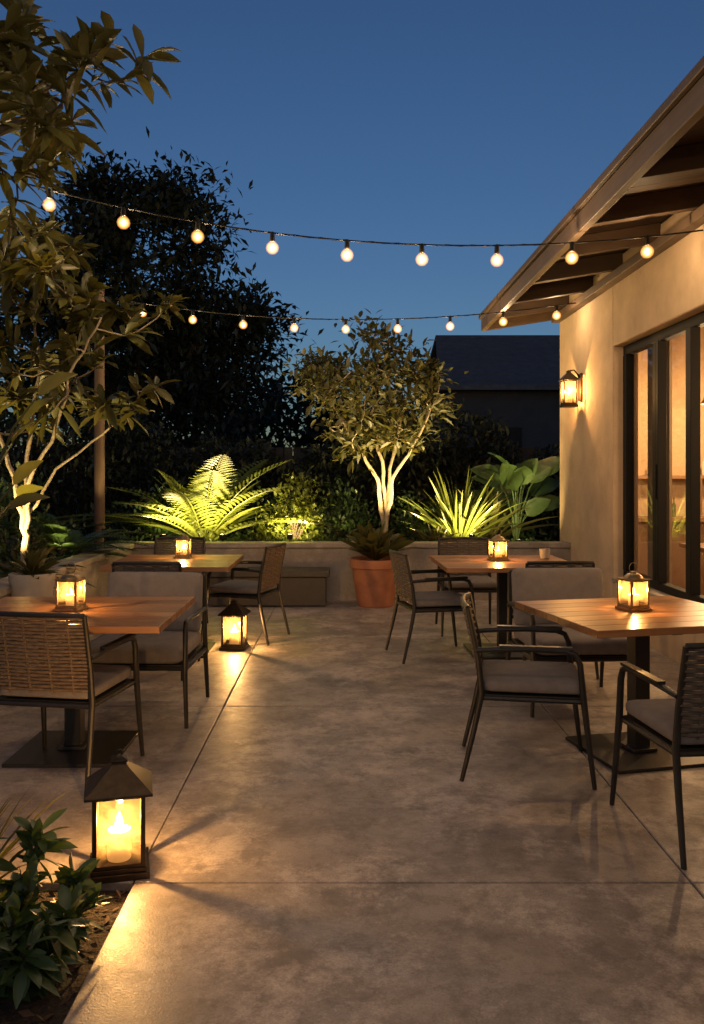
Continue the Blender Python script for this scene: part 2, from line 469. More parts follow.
# interior
mb = MB()
mb.b2(L3(2.86, 10.05, 0), L3(6.79, 10.095, 3.3)); mb.b2(L3(2.86, -2.7, 3.2), L3(6.79, 10.04, 3.25)); mb.b2(L3(6.70, -2.7, 0), L3(6.79, 10.04, 3.19))
mb.obj('interior_walls', [M['inwall']], bld)
mb = MB(); mb.b2(L3(2.86, -2.7, .0), L3(6.69, 10.04, .05)); mb.obj('interior_floor', [M['inwood']], bld)
mb = MB()
for x in (3.05, 4.1, 5.15): mb.b2(L3(x-.02, 9.8, .975), L3(x+.02, 10.045, 1.45))
mb.b2(L3(3.03, 9.79, 1.4), L3(5.2, 10.04, 1.435))
mb.b2(L3(3.03, 9.45, .055), L3(5.2, 9.785, .92)); mb.b2(L3(3.0, 9.40, .925), L3(5.25, 9.785, .97))
mb.obj('back_bar_shelves', [M['inwood']], bld)
mb = MB()
for z in (.97, 1.436):
    x = 3.15
    while x < 5.1:
        if rng.random() < .6:
            h = rng.uniform(.1, .24); r = rng.uniform(.02, .04)
            mb.lathe([(r, 0), (r, h*.6), (r*.4, h*.75), (r*.4, h)], L3(x, 9.9 if z > 1 else 9.65, z+.001), 10, int(rng.integers(0, 3)))
        x += rng.uniform(.08, .2)
mb.obj('bottles_and_glasses', [M['white'], M['bottle'], M['brass']], bld)
for cx, cy in ((3.75, 8.0), (3.7, 6.4)):
    mb = MB(); mb.box(L3(cx, cy, .76), (.9, .8, .04)); mb.box(L3(cx, cy, .4), (.08, .08, .68)); mb.box(L3(cx, cy, .07), (.5, .5, .03))
    mb.obj('interior_table', [M['inwood']], bld, bevel=.005)
    mb = MB()
    for dx, dy in ((-.2, -.1), (.2, .15), (0, .2)):
        mb.lathe([(.03, 0), (.005, .01), (.005, .07), (.035, .10), (.04, .15), (.033, .18)], L3(cx+dx, cy+dy, .781), 12)
    mb.obj('wine_glasses', [M['white']], bld)
mb = MB()
pts = [(2.93+.03*math.sin(i*1.1), 8.2-i*.0125) for i in range(44)]
vs = []; 
for x, y in pts: vs += [L3(x, y, .06), L3(x, y, 2.75)]
mb.add(vs, [(2*i, 2*i+2, 2*i+3, 2*i+1) for i in range(len(pts)-1)])
mb.obj('reflection_drape', [M['reflection_drape']], bld)  # drape stands in for the brown reflection in the first pane
for i, (x, y) in enumerate(((3.9, 9.0), (3.9, 7.4), (3.9, 5.6))):
    mb = MB(); mb.tube([L3(x, y, 3.2), L3(x, y, 2.35)], .006, 6); mb.lathe([(.02, .16), (.05, .14), (.13, 0), (.125, 0), (.045, .13)], L3(x, y, 2.2), 20)
    mb.obj('pendant_shade', [M['brass']], bld)
    mb = MB(); mb.lathe([(.005, 0), (.03, .015), (.035, .04), (.02, .08)], L3(x, y, 2.19), 12); mb.obj('pendant_bulb', [M['core']], bld)
    point('pendant_lamp', L3(x, y, 2.12), 120, (1, .61, .29), .05, bld)
# roof
EX = 1.75; Y0, Y1 = -3., 10.55
def rz(x, base): return base+(x-EX)*.16
HEX = [(3, 2, 1, 0), (4, 5, 6, 7), (0, 1, 5, 4), (1, 2, 6, 5), (2, 3, 7, 6), (3, 0, 4, 7)]
mb = MB(); 
vs = [L3(EX-.05, Y0, rz(EX-.05, 3.434)), L3(7.2, Y0, rz(7.2, 3.434)), L3(7.2, Y1, rz(7.2, 3.434)), L3(EX-.05, Y1, rz(EX-.05, 3.434))]
vs += [(a, b, c+.035) for a, b, c in vs]
mb.add(vs, HEX)
mb.obj('roof_covering', [M['roof']], bld)
mb = MB()
y = Y0+.02
while y < Y1-.05:
    y2 = min(y+.14, Y1-.02)
    vs = [L3(EX+.0, y, rz(EX, 3.405)), L3(2.9, y, rz(2.9, 3.405)), L3(2.9, y2-.005, rz(2.9, 3.405)), L3(EX, y2-.005, rz(EX, 3.405))]
    vs += [(a, b, c+.026) for a, b, c in vs]
    mb.add(vs, HEX); y += .14
mb.obj('soffit_boards', [M['rafter']], bld)
mb = MB()
y = Y0+.5
while y < Y1-.2:
    a, b = y, y+.09
    vs = [L3(EX+.005, a, rz(EX, 3.25)), L3(2.599, a, rz(2.6, 3.25)), L3(2.599, b, rz(2.6, 3.25)), L3(EX+.005, b, rz(EX, 3.25))]
    vs += [(p, q, r+.153) for p, q, r in vs]
    mb.add(vs, HEX); y += .95
mb.obj('rafters', [M['rafter']], bld, bevel=.004)
mb = MB(); mb.b2(L3(EX-.06, Y0, 3.225), L3(EX, Y1, 3.365)); mb.b2(L3(EX-.09, Y0, 3.367), L3(EX-.055, Y1+.02, 3.422))
mb.obj('fascia', [M['beam']], bld, bevel=.006)
mb = MB()
vs = [L3(EX+.003, Y1-.06, rz(EX, 3.225)), L3(7.1, Y1-.06, rz(7.1, 3.225)), L3(7.1, Y1, rz(7.1, 3.225)), L3(EX+.003, Y1, rz(EX, 3.225))]
vs += [(p, q, r+.178) for p, q, r in vs]
mb.add(vs, HEX)
mb.obj('gable_board', [M['rafter']], bld, bevel=.004)
mb = MB(); mb.b2(L3(2.5, Y0, 3.28), L3(2.598, 10.3, 3.36)); mb.obj('wall_plate', [M['beam']], bld, bevel=.004)

# ------------------------------------------------------------ lanterns
def lantern(name, loc, wd, h, power, rzv=0., metal='lantern', roof='pyr', wall=False):
    e = empty(name, loc, rzv)
    a = wd/2; bh = h*.09; ph = h*.60; t = wd*.075
    mb = MB()
    mb.box((0, 0, bh*.3), (wd, wd, bh*.6)); mb.box((0, 0, bh*.8), (wd*.9, wd*.9, bh*.4-.001))
    z0 = bh; z1 = bh+ph; q = a*.86-t/2
    for sx in (-1, 1):
        for sy in (-1, 1): mb.box((sx*q, sy*q, (z0+z1)/2), (t, t, ph))
    for z in (z0+t*.4, z1-t*.4):
        for s in (-1, 1):
            mb.box((0, s*q, z), (2*q-t, t*.8, t*.8)); mb.box((s*q, 0, z), (t*.8, 2*q-t, t*.8))
    s2 = math.sqrt(2)
    if roof == 'pyr':
        mb.lathe([(a*1.10*s2, z1), (a*1.10*s2, z1+h*.02), (a*.24*s2, z1+h*.215), (a*.24*s2, z1+h*.235), (a*.28*s2, z1+h*.24), (a*.28*s2, z1+h*.255), (a*.02, z1+h*.29)], n=4, ph=math.pi/4)
        zr = z1+h*.28
    else:
        mb.lathe([(a*.96*s2, z1), (a*.96*s2, z1+h*.02)], n=4, ph=math.pi/4)
        mb.lathe([(a*.8, z1+h*.021), (a*.72, z1+h*.07), (a*.5, z1+h*.12), (a*.28, z1+h*.14), (a*.28, z1+h*.17), (a*.1, z1+h*.19)], n=20)
        zr = z1+h*.17
    rr = wd*.05 if roof == 'pyr' else wd*.2
    if not wall:
        mb.tube([(rr*math.cos(u), 0, zr+rr*.8+rr*math.sin(u)) for u in [i*math.pi/8 for i in range(16)]], t*.22, 6, closed=True)
    mb.obj('metal_frame', [M[metal]], e, bevel=.0015)
    mb = MB()
    for s in (-1, 1):
        mb.add([(-q+t/2, s*q, z0), (q-t/2, s*q, z0), (q-t/2, s*q, z1), (-q+t/2, s*q, z1)], [(0, 1, 2, 3)])
        mb.add([(s*q, -q+t/2, z0), (s*q, q-t/2, z0), (s*q, q-t/2, z1), (s*q, -q+t/2, z1)], [(0, 1, 2, 3)])
    mb.obj('glass_panes', [M['lglass']], e, smooth=0)
    cr = wd*.2; ch = ph*.40
    mb = MB(); mb.lathe([(cr*.98, z0+.001), (cr, z0+.004), (cr, z0+ch), (cr*.93, z0+ch+.004), (cr*.6, z0+ch-.003), (.003, z0+ch-.004)], n=20)
    mb.obj('candle', [M['wax']], e)
    fz = z0+ch+.004; fh = ph*.26
    mb = MB(); mb.lathe([(.001, fz), (fh*.20, fz+fh*.15), (fh*.24, fz+fh*.35), (fh*.14, fz+fh*.7), (.0005, fz+fh)], n=12)
    mb.obj('flame', [M['flame']], e)
    point('candle_light', (0, 0, fz+fh*.6), power, (1, .53, .17), max(.006, wd*.04), e)
    return e

lantern('floor_lantern', (-.85, 3.20, 0), .22, .44, 30, R(14))
lantern('floor_lantern', (-.93, 7.15, 0), .21, .42, 38, R(-6))
lantern('table_lantern', (1.547, 4.56, .752), .135, .235, 10, R(20), 'brass', 'dome')
lantern('table_lantern', (-1.47, 4.56, .752), .135, .235, 10, R(-10), 'brass', 'dome')
lantern('table_lantern', (1.27, 7.05, .752), .145, .24, 12, R(10), 'brass', 'dome')
lantern('table_lantern', (-1.38, 7.25, .752), .135, .23, 12, R(0), 'brass', 'dome')
e = lantern('wall_lantern', (2.46, 9.35, 2.19), .17, .42, 48, 0, 'lantern', 'pyr', True)
mb = MB(); mb.box((.128, 0, .22), (.02, .12, .3)); mb.tube([(.12, 0, .33), (.06, 0, .41), (0, 0, .40)], .009, 8)
mb.obj('wall_bracket', [M['lantern']], e, bevel=.003)

# ------------------------------------------------------------ tables
def table(loc, wx, wy, rzv=0.):
    e = empty('wooden_table', loc, rzv)
    mb = MB(); n = 7; pw = wy/n
    for i in range(n):
        mb.box((0, -wy/2+pw*(i+.5), .732), (wx-.0, pw-.003, .036))
    mb.obj('table_top', [M['table']], e, bevel=.003)
    mb = MB()
    mb.box((0, 0, .698), (wx*.75, .06, .03)); mb.box((0, 0, .70), (.06, wy*.75, .026))
    mb.box((0, 0, .36), (.085, .085, .66)); mb.box((0, 0, .009), (.56, .56, .018)); mb.box((0, 0, .028), (.14, .14, .018))
    mb.obj('pedestal', [M['frame']], e, bevel=.003)
    return e
table((1.56, 4.52, 0), 1.0, .92, R(13))
table((-1.45, 4.56, 0), 1.12, .96, R(0))
table((1.30, 7.0, 0), 1.08, 1.0, R(2))
table((-1.40, 7.05, 0), 1.0, .98, R(0))
e = empty('small_candle_pot', (1.68, 7.15, .752)); mb = MB()
mb.lathe([(.03, 0), (.04, .01), (.045, .085), (.04, .085), (.035, .02)], n=20); mb.obj('pot', [M['planter']], e)

# ------------------------------------------------------------ chairs
def rbox(mb, c, d, rot=None):
    vs = []; fs = []; nu, nv = 36, 16
    f = lambda t, e: math.copysign(abs(t)**e, t)
    for j in range(nv+1):
        ph = -math.pi/2+math.pi*j/nv
        for i in range(nu):
            th = 2*math.pi*(i+.5)/nu
            x = f(math.cos(ph), .22)*f(math.cos(th), .14); y = f(math.cos(ph), .22)*f(math.sin(th), .14); z = f(math.sin(ph), .5)
            z *= 1-.12*max(abs(x), abs(y))**4
            v = Vector((x*d[0]/2, y*d[1]/2, z*d[2]/2))
            if rot: v = rot @ v
            vs.append(v+Vector(c))
    for j in range(nv):
        for i in range(nu):
            i2 = (i+1) % nu
            fs.append((j*nu+i, j*nu+i2, (j+1)*nu+i2, (j+1)*nu+i))
    mb.add(vs, fs)

CH = {}
def chair_meshes(rope):
    mb = MB()
    for s in (-1, 1):
        mb.tube([(s*.275, .29, 0), (s*.268, .265, .2), (s*.262, .24, .42), (s*.262, .225, .58), (s*.262, .205, .625), (s*.262, .16, .642), (s*.262, 0, .645), (s*.258, -.14, .64), (s*.25, -.262, .63)],
                [.011, .014, .016, .015, .014, .014, .014, .014, .012], 10)
        mb.box((s*.262, .02, .655), (.036, .34, .012))
        mb.tube([(s*.262, -.33, 0), (s*.252, -.27, .25), (s*.245, -.235, .42), (s*.242, -.25, .58), (s*.238, -.30, .83)], [.011, .014, .016, .014, .012], 10)
        mb.tube([(s*.25, .24, .40), (s*.24, -.235, .40)], .013, 8)
    mb.tube([(-.262, .24, .40), (.262, .24, .40)], .013, 8)
    mb.tube([(-.24, -.235, .40), (.24, -.235, .40)], .013, 8)
    mb.tube([(-.238, -.30, .83), (-.12, -.322, .835), (0, -.33, .836), (.12, -.322, .835), (.238, -.30, .83)], .013, 8)
    mb.box((0, 0, .412), (.49, .46, .012))
    fr = mb.mesh('frame', [M['frame']])
    mb = MB(); n = 21
    def yz(t):
        z = .475+t*.345; return (-.237-.065*max(0, (z-.45)/.38)**1.2, z)
    for i in range(n):
        y, z = yz(i/(n-1)); pts = []
        for k in range(17):
            x = -.243+k/16*.486
            bow = -.03*(1-(x/.243)**2)
            wv = .0055*math.sin(k*math.pi/2+math.pi/4+(i % 2)*math.pi)
            pts.append((x, y+bow*(i/(n-1)*.6+.4)+wv, z))
        mb.tube(pts, .0078, 6, flat=.8)
    for x in (-.16, -.055, .055, .16):
        mb.tube([(x, yz(t)[0]-.03*(1-(x/.243)**2)*(t*.6+.4), yz(t)[1]) for t in (-.05, .25, .5, .75, 1.02)], .006, 6)
    bk = mb.mesh('woven_backrest', [M[rope]])
    mb = MB(); rbox(mb, (0, .01, .455), (.485, .49, .072)); cu = mb.mesh('seat_cushion', [M['cush']], 60)
    return fr, bk, cu
def chair(loc, facing, rope='rope'):
    if rope not in CH: CH[rope] = chair_meshes(rope)
    e = empty('patio_chair', loc, R(facing))
    for nm, me in zip(('frame', 'woven_backrest', 'seat_cushion'), CH[rope]): place(nm, me, e)
    return e

def lounge_meshes():
    mb = MB()
    for s in (-1, 1):
        mb.tube([(s*.34, .32, 0), (s*.33, .31, .3), (s*.33, .30, .57), (s*.33, .285, .605), (s*.33, .25, .615), (s*.33, -.25, .60), (s*.33, -.30, .58)], [.012, .015, .016, .015, .015, .015, .015], 10)
        mb.tube([(s*.33, -.36, 0), (s*.325, -.31, .3), (s*.322, -.30, .5), (s*.31, -.36, .80)], [.012, .016, .016, .014], 10)
        mb.tube([(s*.33, .30, .34), (s*.325, -.30, .33)], .014, 8)
    mb.tube([(-.33, .30, .34), (.33, .30, .34)], .014, 8); mb.tube([(-.325, -.30, .33), (.325, -.30, .33)], .014, 8)
    mb.tube([(-.31, -.36, .80), (.31, -.36, .80)], .013, 8); mb.tube([(-.32, -.31, .5), (.32, -.31, .5)], .012, 8)
    mb.box((0, 0, .352), (.63, .6, .014))
    fr = mb.mesh('frame', [M['frame']])
    mb = MB(); rbox(mb, (0, .02, .415), (.625, .62, .115)); c1 = mb.mesh('seat_cushion', [M['cush']], 60)
    mb = MB(); rbox(mb, (0, 0, 0), (.62, .39, .12), rot=Matrix.Rotation(R(90+13), 3, 'X'))
    mb.v = [(x, y-.265, z+.64) for x, y, z in mb.v]; c2 = mb.mesh('back_cushion', [M['cush2']], 60)
    return fr, c1, c2
LM = lounge_meshes()
def lounge(loc, facing):
    e = empty('cushioned_armchair', loc, R(facing))
    for nm, me in zip(('frame', 'seat_cushion', 'back_cushion'), LM): place(nm, me, e)

chair((.93, 4.31, 0), -99)
chair((1.50, 3.55, 0), 6)
lounge((1.46, 5.50, 0), 183)
chair((-1.38, 4.22, 0), -9, 'rope2')
lounge((-1.25, 5.27, 0), 178)
chair((.72, 6.90, 0), -78)
chair((1.15, 7.95, 0), 180)
chair((1.55, 6.42, 0), 0)
chair((-.90, 7.60, 0), 74, 'rope2')
chair((-1.42, 6.38, 0), 0)
chair((-1.62, 8.0, 0), 178)

# ------------------------------------------------------------ bench
e = empty('low_bench', (-.85, 9.50, 0))
mb = MB(); mb.box((0, 0, .36), (1.36, .42, .07)); mb.obj('seat', [M['bench']], e, bevel=.01)
mb = MB(); mb.box((0, 0, .165), (1.28, .36, .31)); mb.obj('base', [M['bench']], e, bevel=.006)

# ------------------------------------------------------------ potted plants
e = empty('terracotta_pot_plant', (.34, 9.42, 0))
mb = MB(); mb.lathe([(.19, 0), (.20, .01), (.265, .42), (.285, .43), (.29, .52), (.27, .525), (.255, .47), (.02, .46)], n=40)
mb.obj('pot', [M['terra']], e)
lv = Leaves(); k = 80
a = rng.uniform(0, 6.28, k); el = rng.uniform(.5, 1.5, k)
D = np.stack([np.cos(a)*np.cos(el), np.sin(a)*np.cos(el), np.sin(el)], 1)
lv.add(np.zeros((k, 3))+[0, 0, .48], D, rng.uniform(.38, .66, k), rng.uniform(.09, .14, k), segs=6, droop=.25, fold=.12, peak=.6)
lv.obj('leaves', M['leafolive'], e)
e = empty('pale_pot_plant', (-2.30, 6.25, 0))
mb = MB(); mb.lathe([(.10, 0), (.11, .01), (.15, .66), (.165, .69), (.165, .74), (.145, .745), (.135, .69), (.02, .68)], n=32)
mb.obj('pot', [M['ceramic']], e)
lv = Leaves(); k = 60
a = rng.uniform(0, 6.28, k); el = rng.uniform(.3, 1.4, k)
D = np.stack([np.cos(a)*np.cos(el), np.sin(a)*np.cos(el), np.sin(el)], 1)
lv.add(np.zeros((k, 3))+[0, 0, .70], D, rng.uniform(.15, .36, k), rng.uniform(.03, .05, k), segs=5, droop=.3, fold=.12, peak=.5)
lv.obj('leaves', M['leafmid'], e)

# ------------------------------------------------------------ string lights
bulbmb = MB(); bulbmb.lathe([(.014, 0), (.026, -.010), (.042, -.028), (.048, -.05), (.042, -.074), (.024, -.092), (.002, -.098)], n=18)
bulbme = bulbmb.mesh('bulb_glass', [M['bulb']])
bm2 = MB()
for r_ in (.041, .034, .027): bm2.lathe([(.002, -.05+r_)]+[(r_*math.sin(u), -.05+r_*math.cos(u)) for u in (.4, .8, 1.2, 1.57, 1.95, 2.35, 2.75)]+[(.002, -.05-r_)], n=16)  # nested emissive shells added to imitate a soft halo falloff
bulb2me = bm2.mesh('bulb_halo_shells', [M['bulb2']])
corem = MB(); corem.lathe([(.004, -.026), (.014, -.036), (.019, -.05), (.014, -.064), (.003, -.074)], n=14); coreme = corem.mesh('bulb_core', [M['core']])
def string(y0, y1, X0, zb, kk, xa, xb, step, start, power):
    f = lambda x: (x, y0+(y1-y0)*(x-xa)/(xb-xa), zb+kk*(x-X0)**2)
    o = f(X0); e = empty('string_lights', o)
    rel = lambda p: tuple(p[i]-o[i] for i in range(3))
    mb = MB(); mb.tube([rel(f(xa+(xb-xa)*i/60)) for i in range(61)], .006, 6)
    mb.tube([(a, b+.006*math.sin(i*1.3), c+.006*math.cos(i*1.3)) for i, (a, b, c) in enumerate([rel(f(xa+(xb-xa)*i/150)) for i in range(151)])], .003, 5)
    x = start; xsb = []
    while x < xb-.05:
        xsb.append(x); x += step
    for x in xsb:
        p = Vector(rel(f(x)))
        mb.lathe([(.008, .008), (.016, 0), (.019, -.05), (.015, -.062)], p, 12)
    mb.obj('cable', [M['black']], e)
    for x in xsb:
        j = Vector((0, rng.normal(0, .004), -.058)); p = Vector(rel(f(x)))+j
        place('bulb_glass', bulbme, e, p); place('bulb_halo_shells', bulb2me, e, p); place('bulb_core', coreme, e, p)
        point('bulb_light', p+Vector((0, 0, -.05)), power, (1, .66, .33), .012, e)
    return f
f1 = string(6.2, 6.15, .985, 3.127, .042, -3.1, 2.59, .543, -2.70, 11)
f2 = string(9.6, 9.2, .33, 3.16, .032, -2.6, 2.59, .572, -2.28, 12)
string(2.3, 2.3, .6, 3.13, .040, -3.1, 2.59, .55, -2.9, 10)  # unseen string above the view, added as warm fill for the patio
string(-1.5, -1.5, .6, 3.13, .040, -3.1, 2.59, 1.1, -2.9, 18)  # another unseen string, added behind the camera for warm fill

e = empty('string_light_post', (-2.78, 9.62, 0))
mb = MB(); mb.lathe([(.062, 0), (.060, 1.8), (.054, 3.56), (.045, 3.60)], n=14); mb.obj('post', [M['post']], e)
mb = MB(); mb.tube([(.05, 0, 3.46), (.12, 0, 3.45), (.13, 0, 3.43)], .008, 8); mb.obj('hook', [M['frame']], e)
for y, z in ((6.2, 3.9), (2.3, 3.75), (-1.5, 3.75)):  # last two posts carry the added unseen fill strings
    e = empty('string_light_post', (-3.2, y, 0))
    mb = MB(); mb.lathe([(.06, 0), (.058, z*.5), (.052, z), (.04, z+.03)], n=14); mb.obj('post', [M['post']], e)

# ------------------------------------------------------------ garden vegetation
B = (.50, 10.75, .5)
def tk(pts, r0, r1): 
    n = len(pts); return (pts, [r0+(r1-r0)*i/(n-1) for i in range(n)])
x0, y0, z0 = B
trs = [tk([B, (x0-.03, y0, 1.0), (x0-.10, y0-.05, 1.40), (x0-.34, y0-.1, 1.8), (x0-.7, y0, 2.4)], .036, .011),
       tk([B, (x0+.02, y0+.03, 1.05), (x0-.04, y0+.05, 1.6), (x0-.16, y0+.1, 2.2), (x0+.0, y0, 2.9)], .032, .011),
       tk([B, (x0+.04, y0-.02, 1.0), (x0+.12, y0, 1.4), (x0+.36, y0-.1, 1.8), (x0+.66, y0-.1, 2.4)], .033, .011),
       tk([B, (x0+.03, y0+.06, 1.0), (x0+.07, y0+.12, 1.5), (x0+.24, y0+.2, 2.2), (x0+.35, y0+.2, 2.8)], .028, .010)]
cl = ellip(50, (x0-.10, y0, 2.33), (1.02, .8, .62), .2)+ellip(12, (x0-.10, y0, 2.97), (.48, .4, .38), 0)+ellip(7, (x0-.75, y0, 2.75), (.3, .3, .2), 0)+ellip(5, (x0+.5, y0, 2.72), (.35, .3, .2), 0)
tree('small_garden_tree', trs, cl, 46, .14, .055, M['leafmid'], M['bark'], spread=.12, segs=3)

B = (-2.62, 6.9, .5); x0, y0, z0 = B
trs = [tk([B, (x0+.03, y0, .95), (x0-.03, y0, 1.3), (x0-.2, y0, 1.8), (x0-.5, y0, 2.4)], .032, .010),
       tk([(x0+.02, y0, 1.0), (x0+.08, y0-.05, 1.4), (x0+.32, y0-.1, 1.85), (x0+.50, y0-.2, 2.35), (x0+.7, y0-.2, 2.7)], .020, .007),
       tk([(x0+.02, y0, 1.1), (x0+.0, y0+.1, 1.6), (x0+.1, y0+.1, 2.3), (x0+.05, y0+.1, 3.0)], .022, .008),
       tk([(x0+.05, y0, 1.15), (x0+.25, y0+.1, 1.5), (x0+.6, y0+.15, 1.8), (x0+.95, y0, 2.0)], .014, .006)]
cl = ellip(60, (x0-.05, y0, 2.75), (.85, .7, .85), .1)+ellip(7, (x0+.95, y0, 2.75), (.30, .3, .28), 0)+ellip(4, (x0+.95, y0, 2.1), (.2, .2, .18), 0)+ellip(8, (x0+.2, y0, 2.0), (.5, .3, .3), 0)+ellip(12, (x0-.2, y0, 3.4), (.5, .5, .45), 0)
tree('slender_tree', trs, cl, 15, .24, .070, M['leafolive'], M['bark'], rosette=True, tipr=.005)

B = (-2.75, 4.3, -.1); x0, y0, z0 = B
trs = [tk([B, (x0+.05, y0, 1.2), (x0, y0, 2.2), (x0+.2, y0, 3.0), (x0+.5, y0, 3.6)], .09, .03),
       tk([(x0+.0, y0, 2.2), (x0+.5, y0-.1, 2.8), (x0+1.0, y0-.1, 3.15), (x0+1.35, y0-.1, 3.3)], .045, .012)]
cl = [(-1.55, 4.2, 3.50), (-1.40, 4.25, 3.45), (-1.25, 4.15, 3.52), (-1.12, 4.2, 3.42), (-1.00, 4.2, 3.52), (-1.6, 4.2, 3.7), (-1.5, 4.0, 3.25), (-1.62, 4.3, 3.3),
      (-1.72, 4.2, 3.5), (-1.35, 4.2, 3.6), (-1.75, 4.1, 3.1), (-1.65, 4.2, 2.95), (-1.5, 4.3, 3.02), (-1.7, 4.3, 2.75), (-1.62, 4.3, 3.8), (-1.42, 4.4, 3.3), (-1.15, 4.2, 3.62)]
cl += ellip(30, (-2.3, 4.2, 3.6), (.55, .6, .7), .2)+ellip(16, (-1.65, 4.3, 3.2), (.24, .5, .55), 0)
tree('overhanging_tree', trs, cl, 16, .20, .052, M['leafolive'], M['bark2'], rosette=True, tipr=.005, sub=.4)

B = (-4.2, 17, -.1); x0, y0, z0 = B
trs = [tk([B, (x0, y0, 2), (x0+.1, y0, 4), (x0-.3, y0, 6.5)], .25, .06), tk([(x0, y0, 2), (x0+1, y0, 3.6), (x0+1.7, y0, 4.8)], .13, .04), tk([(x0, y0, 2.2), (x0-1, y0, 4), (x0-1.5, y0, 5.5)], .13, .04)]
cl = ellip(90, (x0, y0, 5.3), (1.9, 1.6, 2.1), .2)+ellip(45, (x0+1.4, y0, 3.9), (1.4, 1.2, 1.3), .0)+ellip(16, (x0+.2, y0, 7.0), (1.2, 1, .5), 0)+ellip(30, (x0-1.3, y0, 4.), (1.6, 1.2, 1.6), .1)+ellip(30, (x0+.6, y0, 2.6), (2.8, 1.2, .9), .1)
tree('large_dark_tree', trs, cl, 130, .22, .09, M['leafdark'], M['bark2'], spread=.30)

lv = Leaves()
for (cx, cy, rx, h) in ((-16, 26, 5, 5.5), (-9.5, 27, 4, 6.5), (-5.2, 28, 3, 5.2), (-1.5, 30, 3, 4.6), (1.2, 32, 2.6, 4.2), (5, 34, 4, 4.2), (12, 30, 6, 6), (-24, 28, 6, 6.5), (20, 34, 6, 6)):
    k = 2600
    p = nrm(rng.normal(0, 1, (k, 3)))*rng.uniform(.55, 1.08, (k, 1))
    wob = 1+.22*np.sin(p[:, :1]*5+cx)*np.cos(p[:, 2:]*6+cx)
    P = p*wob*np.array([[rx, 2.5, h*.5]])+np.array([[cx, cy, h*.52]])
    lv.add(P, rdir(k, .2), rng.uniform(.3, .6, k), rng.uniform(.14, .26, k), segs=2)
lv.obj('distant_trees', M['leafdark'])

lv = Leaves(); k = 24000
X = rng.uniform(-8, 4.0, k); Hh = 1.95+.3*np.sin(X*1.3)+.2*np.sin(X*3.7+1)+.1*np.sin(X*9)
P = np.stack([X, rng.uniform(12.0, 12.9, k)-.25*np.sin(X*2.3), .4+rng.uniform(0, 1, k)**.8*(Hh-.3)], 1)
lv.add(P, rdir(k, .4), rng.uniform(.08, .18, k), rng.uniform(.035, .07, k), segs=2)
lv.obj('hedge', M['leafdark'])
e = empty('wooden_fence', (-3, 13.2, 0)); mb = MB()
x = -9.
while x < 7.6:
    mb.b2((x, -.012, -.1), (x+.125, .012, 1.85+rng.normal(0, .004))); x += .14
for z in (.4, 1.6): mb.b2((-9, .014, z), (7.6, .06, z+.09))
mb.obj('boards', [M['fence']], e)
e = empty('wooden_fence', (-8, 6, 0)); mb = MB()
y = -4.
while y < 7.:
    mb.b2((-.012, y, -.1), (.012, y+.125, 1.95+rng.normal(0, .004))); y += .14
mb.obj('boards', [M['fence']], e)

e = empty('neighbour_house', (5.8, 22, 0)); mb = MB()
mb.b2((-3.3, -2, -.1), (5, 3, 3.4)); mb.obj('walls', [M['nwall']], e)
mb = MB(); vs = [(-3.65, -2.4, 3.35), (5.4, -2.4, 3.35), (5.4, .5, 4.95), (-3.4, .5, 4.95), (5.4, 3.4, 3.35), (-3.65, 3.4, 3.35)]
vs += [(a, b, c+.12) for a, b, c in vs]
mb.add(vs, [(3, 2, 1, 0), (5, 4, 2, 3), (6, 7, 8, 9), (9, 8, 10, 11), (0, 1, 7, 6), (4, 5, 11, 10), (0, 6, 9, 3), (3, 9, 11, 5), (1, 2, 8, 7), (2, 4, 10, 8)])
for i in range(8):
    t = (i+.5)/8; mb.tube([(-3.6+.22*t, -2.4+2.9*t, 3.475+1.6*t), (5.38, -2.4+2.9*t, 3.475+1.6*t)], .014, 5)
mb.obj('roof', [M['roof']], e, smooth=20)
mb = MB(); 
for x in (-2.2, .3): mb.box((x, -2.02, 1.9), (1.1, .06, 1.2))
mb.obj('window_frames', [M['black']], e)

def fern(name, loc, nf, length, mat, leaflet=.16, lw=.022, elmin=.5, elmax=1.35, nl=26, droop=.55):
    e = empty(name, loc); lv = Leaves(); mb = MB()
    for i in range(nf):
        a = i*2.399+rng.uniform(-.2, .2); el = rng.uniform(elmin, elmax); L = length*rng.uniform(.6, 1.12)
        d = np.array([math.cos(a)*math.cos(el), math.sin(a)*math.cos(el), math.sin(el)])
        t = np.linspace(0, 1, nl); C = d[None]*L*t[:, None]; C[:, 2] -= droop*L*t**2*math.cos(el*.6)
        C[:, 0] += math.cos(a)*.22*L*t**2; C[:, 1] += math.sin(a)*.22*L*t**2
        T = nrm(np.gradient(C, axis=0)); S = nrm(np.cross(T, [[0, 0, 1.]])); Un = np.cross(S, T)
        mb.tube([tuple(c) for c in C[::4]]+[tuple(C[-1])], [.008]*len(C[::4])+[.002], 5)
        m = t > .12; wl = leaflet*np.sin(np.pi*np.clip(t*.85+.13, 0, 1))**.7+.01
        for s in (-1, 1):
            D = S*s+T*.55+Un*.25
            lv.add(C[m], D[m], wl[m]*rng.uniform(.9, 1.1, m.sum()), lw, U=Un[m], segs=3, droop=.18, fold=.1, peak=.4)
    mb.obj('stems', [mat], e); lv.obj('fronds', mat, e)
    return e
def straps(lv, n, length, wd, elmin, elmax, droop, segs):
    a = rng.uniform(0, 6.28, n); el = rng.uniform(elmin, elmax, n)
    D = np.stack([np.cos(a)*np.cos(el), np.sin(a)*np.cos(el), np.sin(el)], 1)
    lv.add(rng.normal(0, .03, (n, 3))*[1, 1, .3], D, length*rng.uniform(.55, 1.1, n), wd*rng.uniform(.7, 1.2, n), segs=segs, droop=droop, fold=.12, peak=.45)
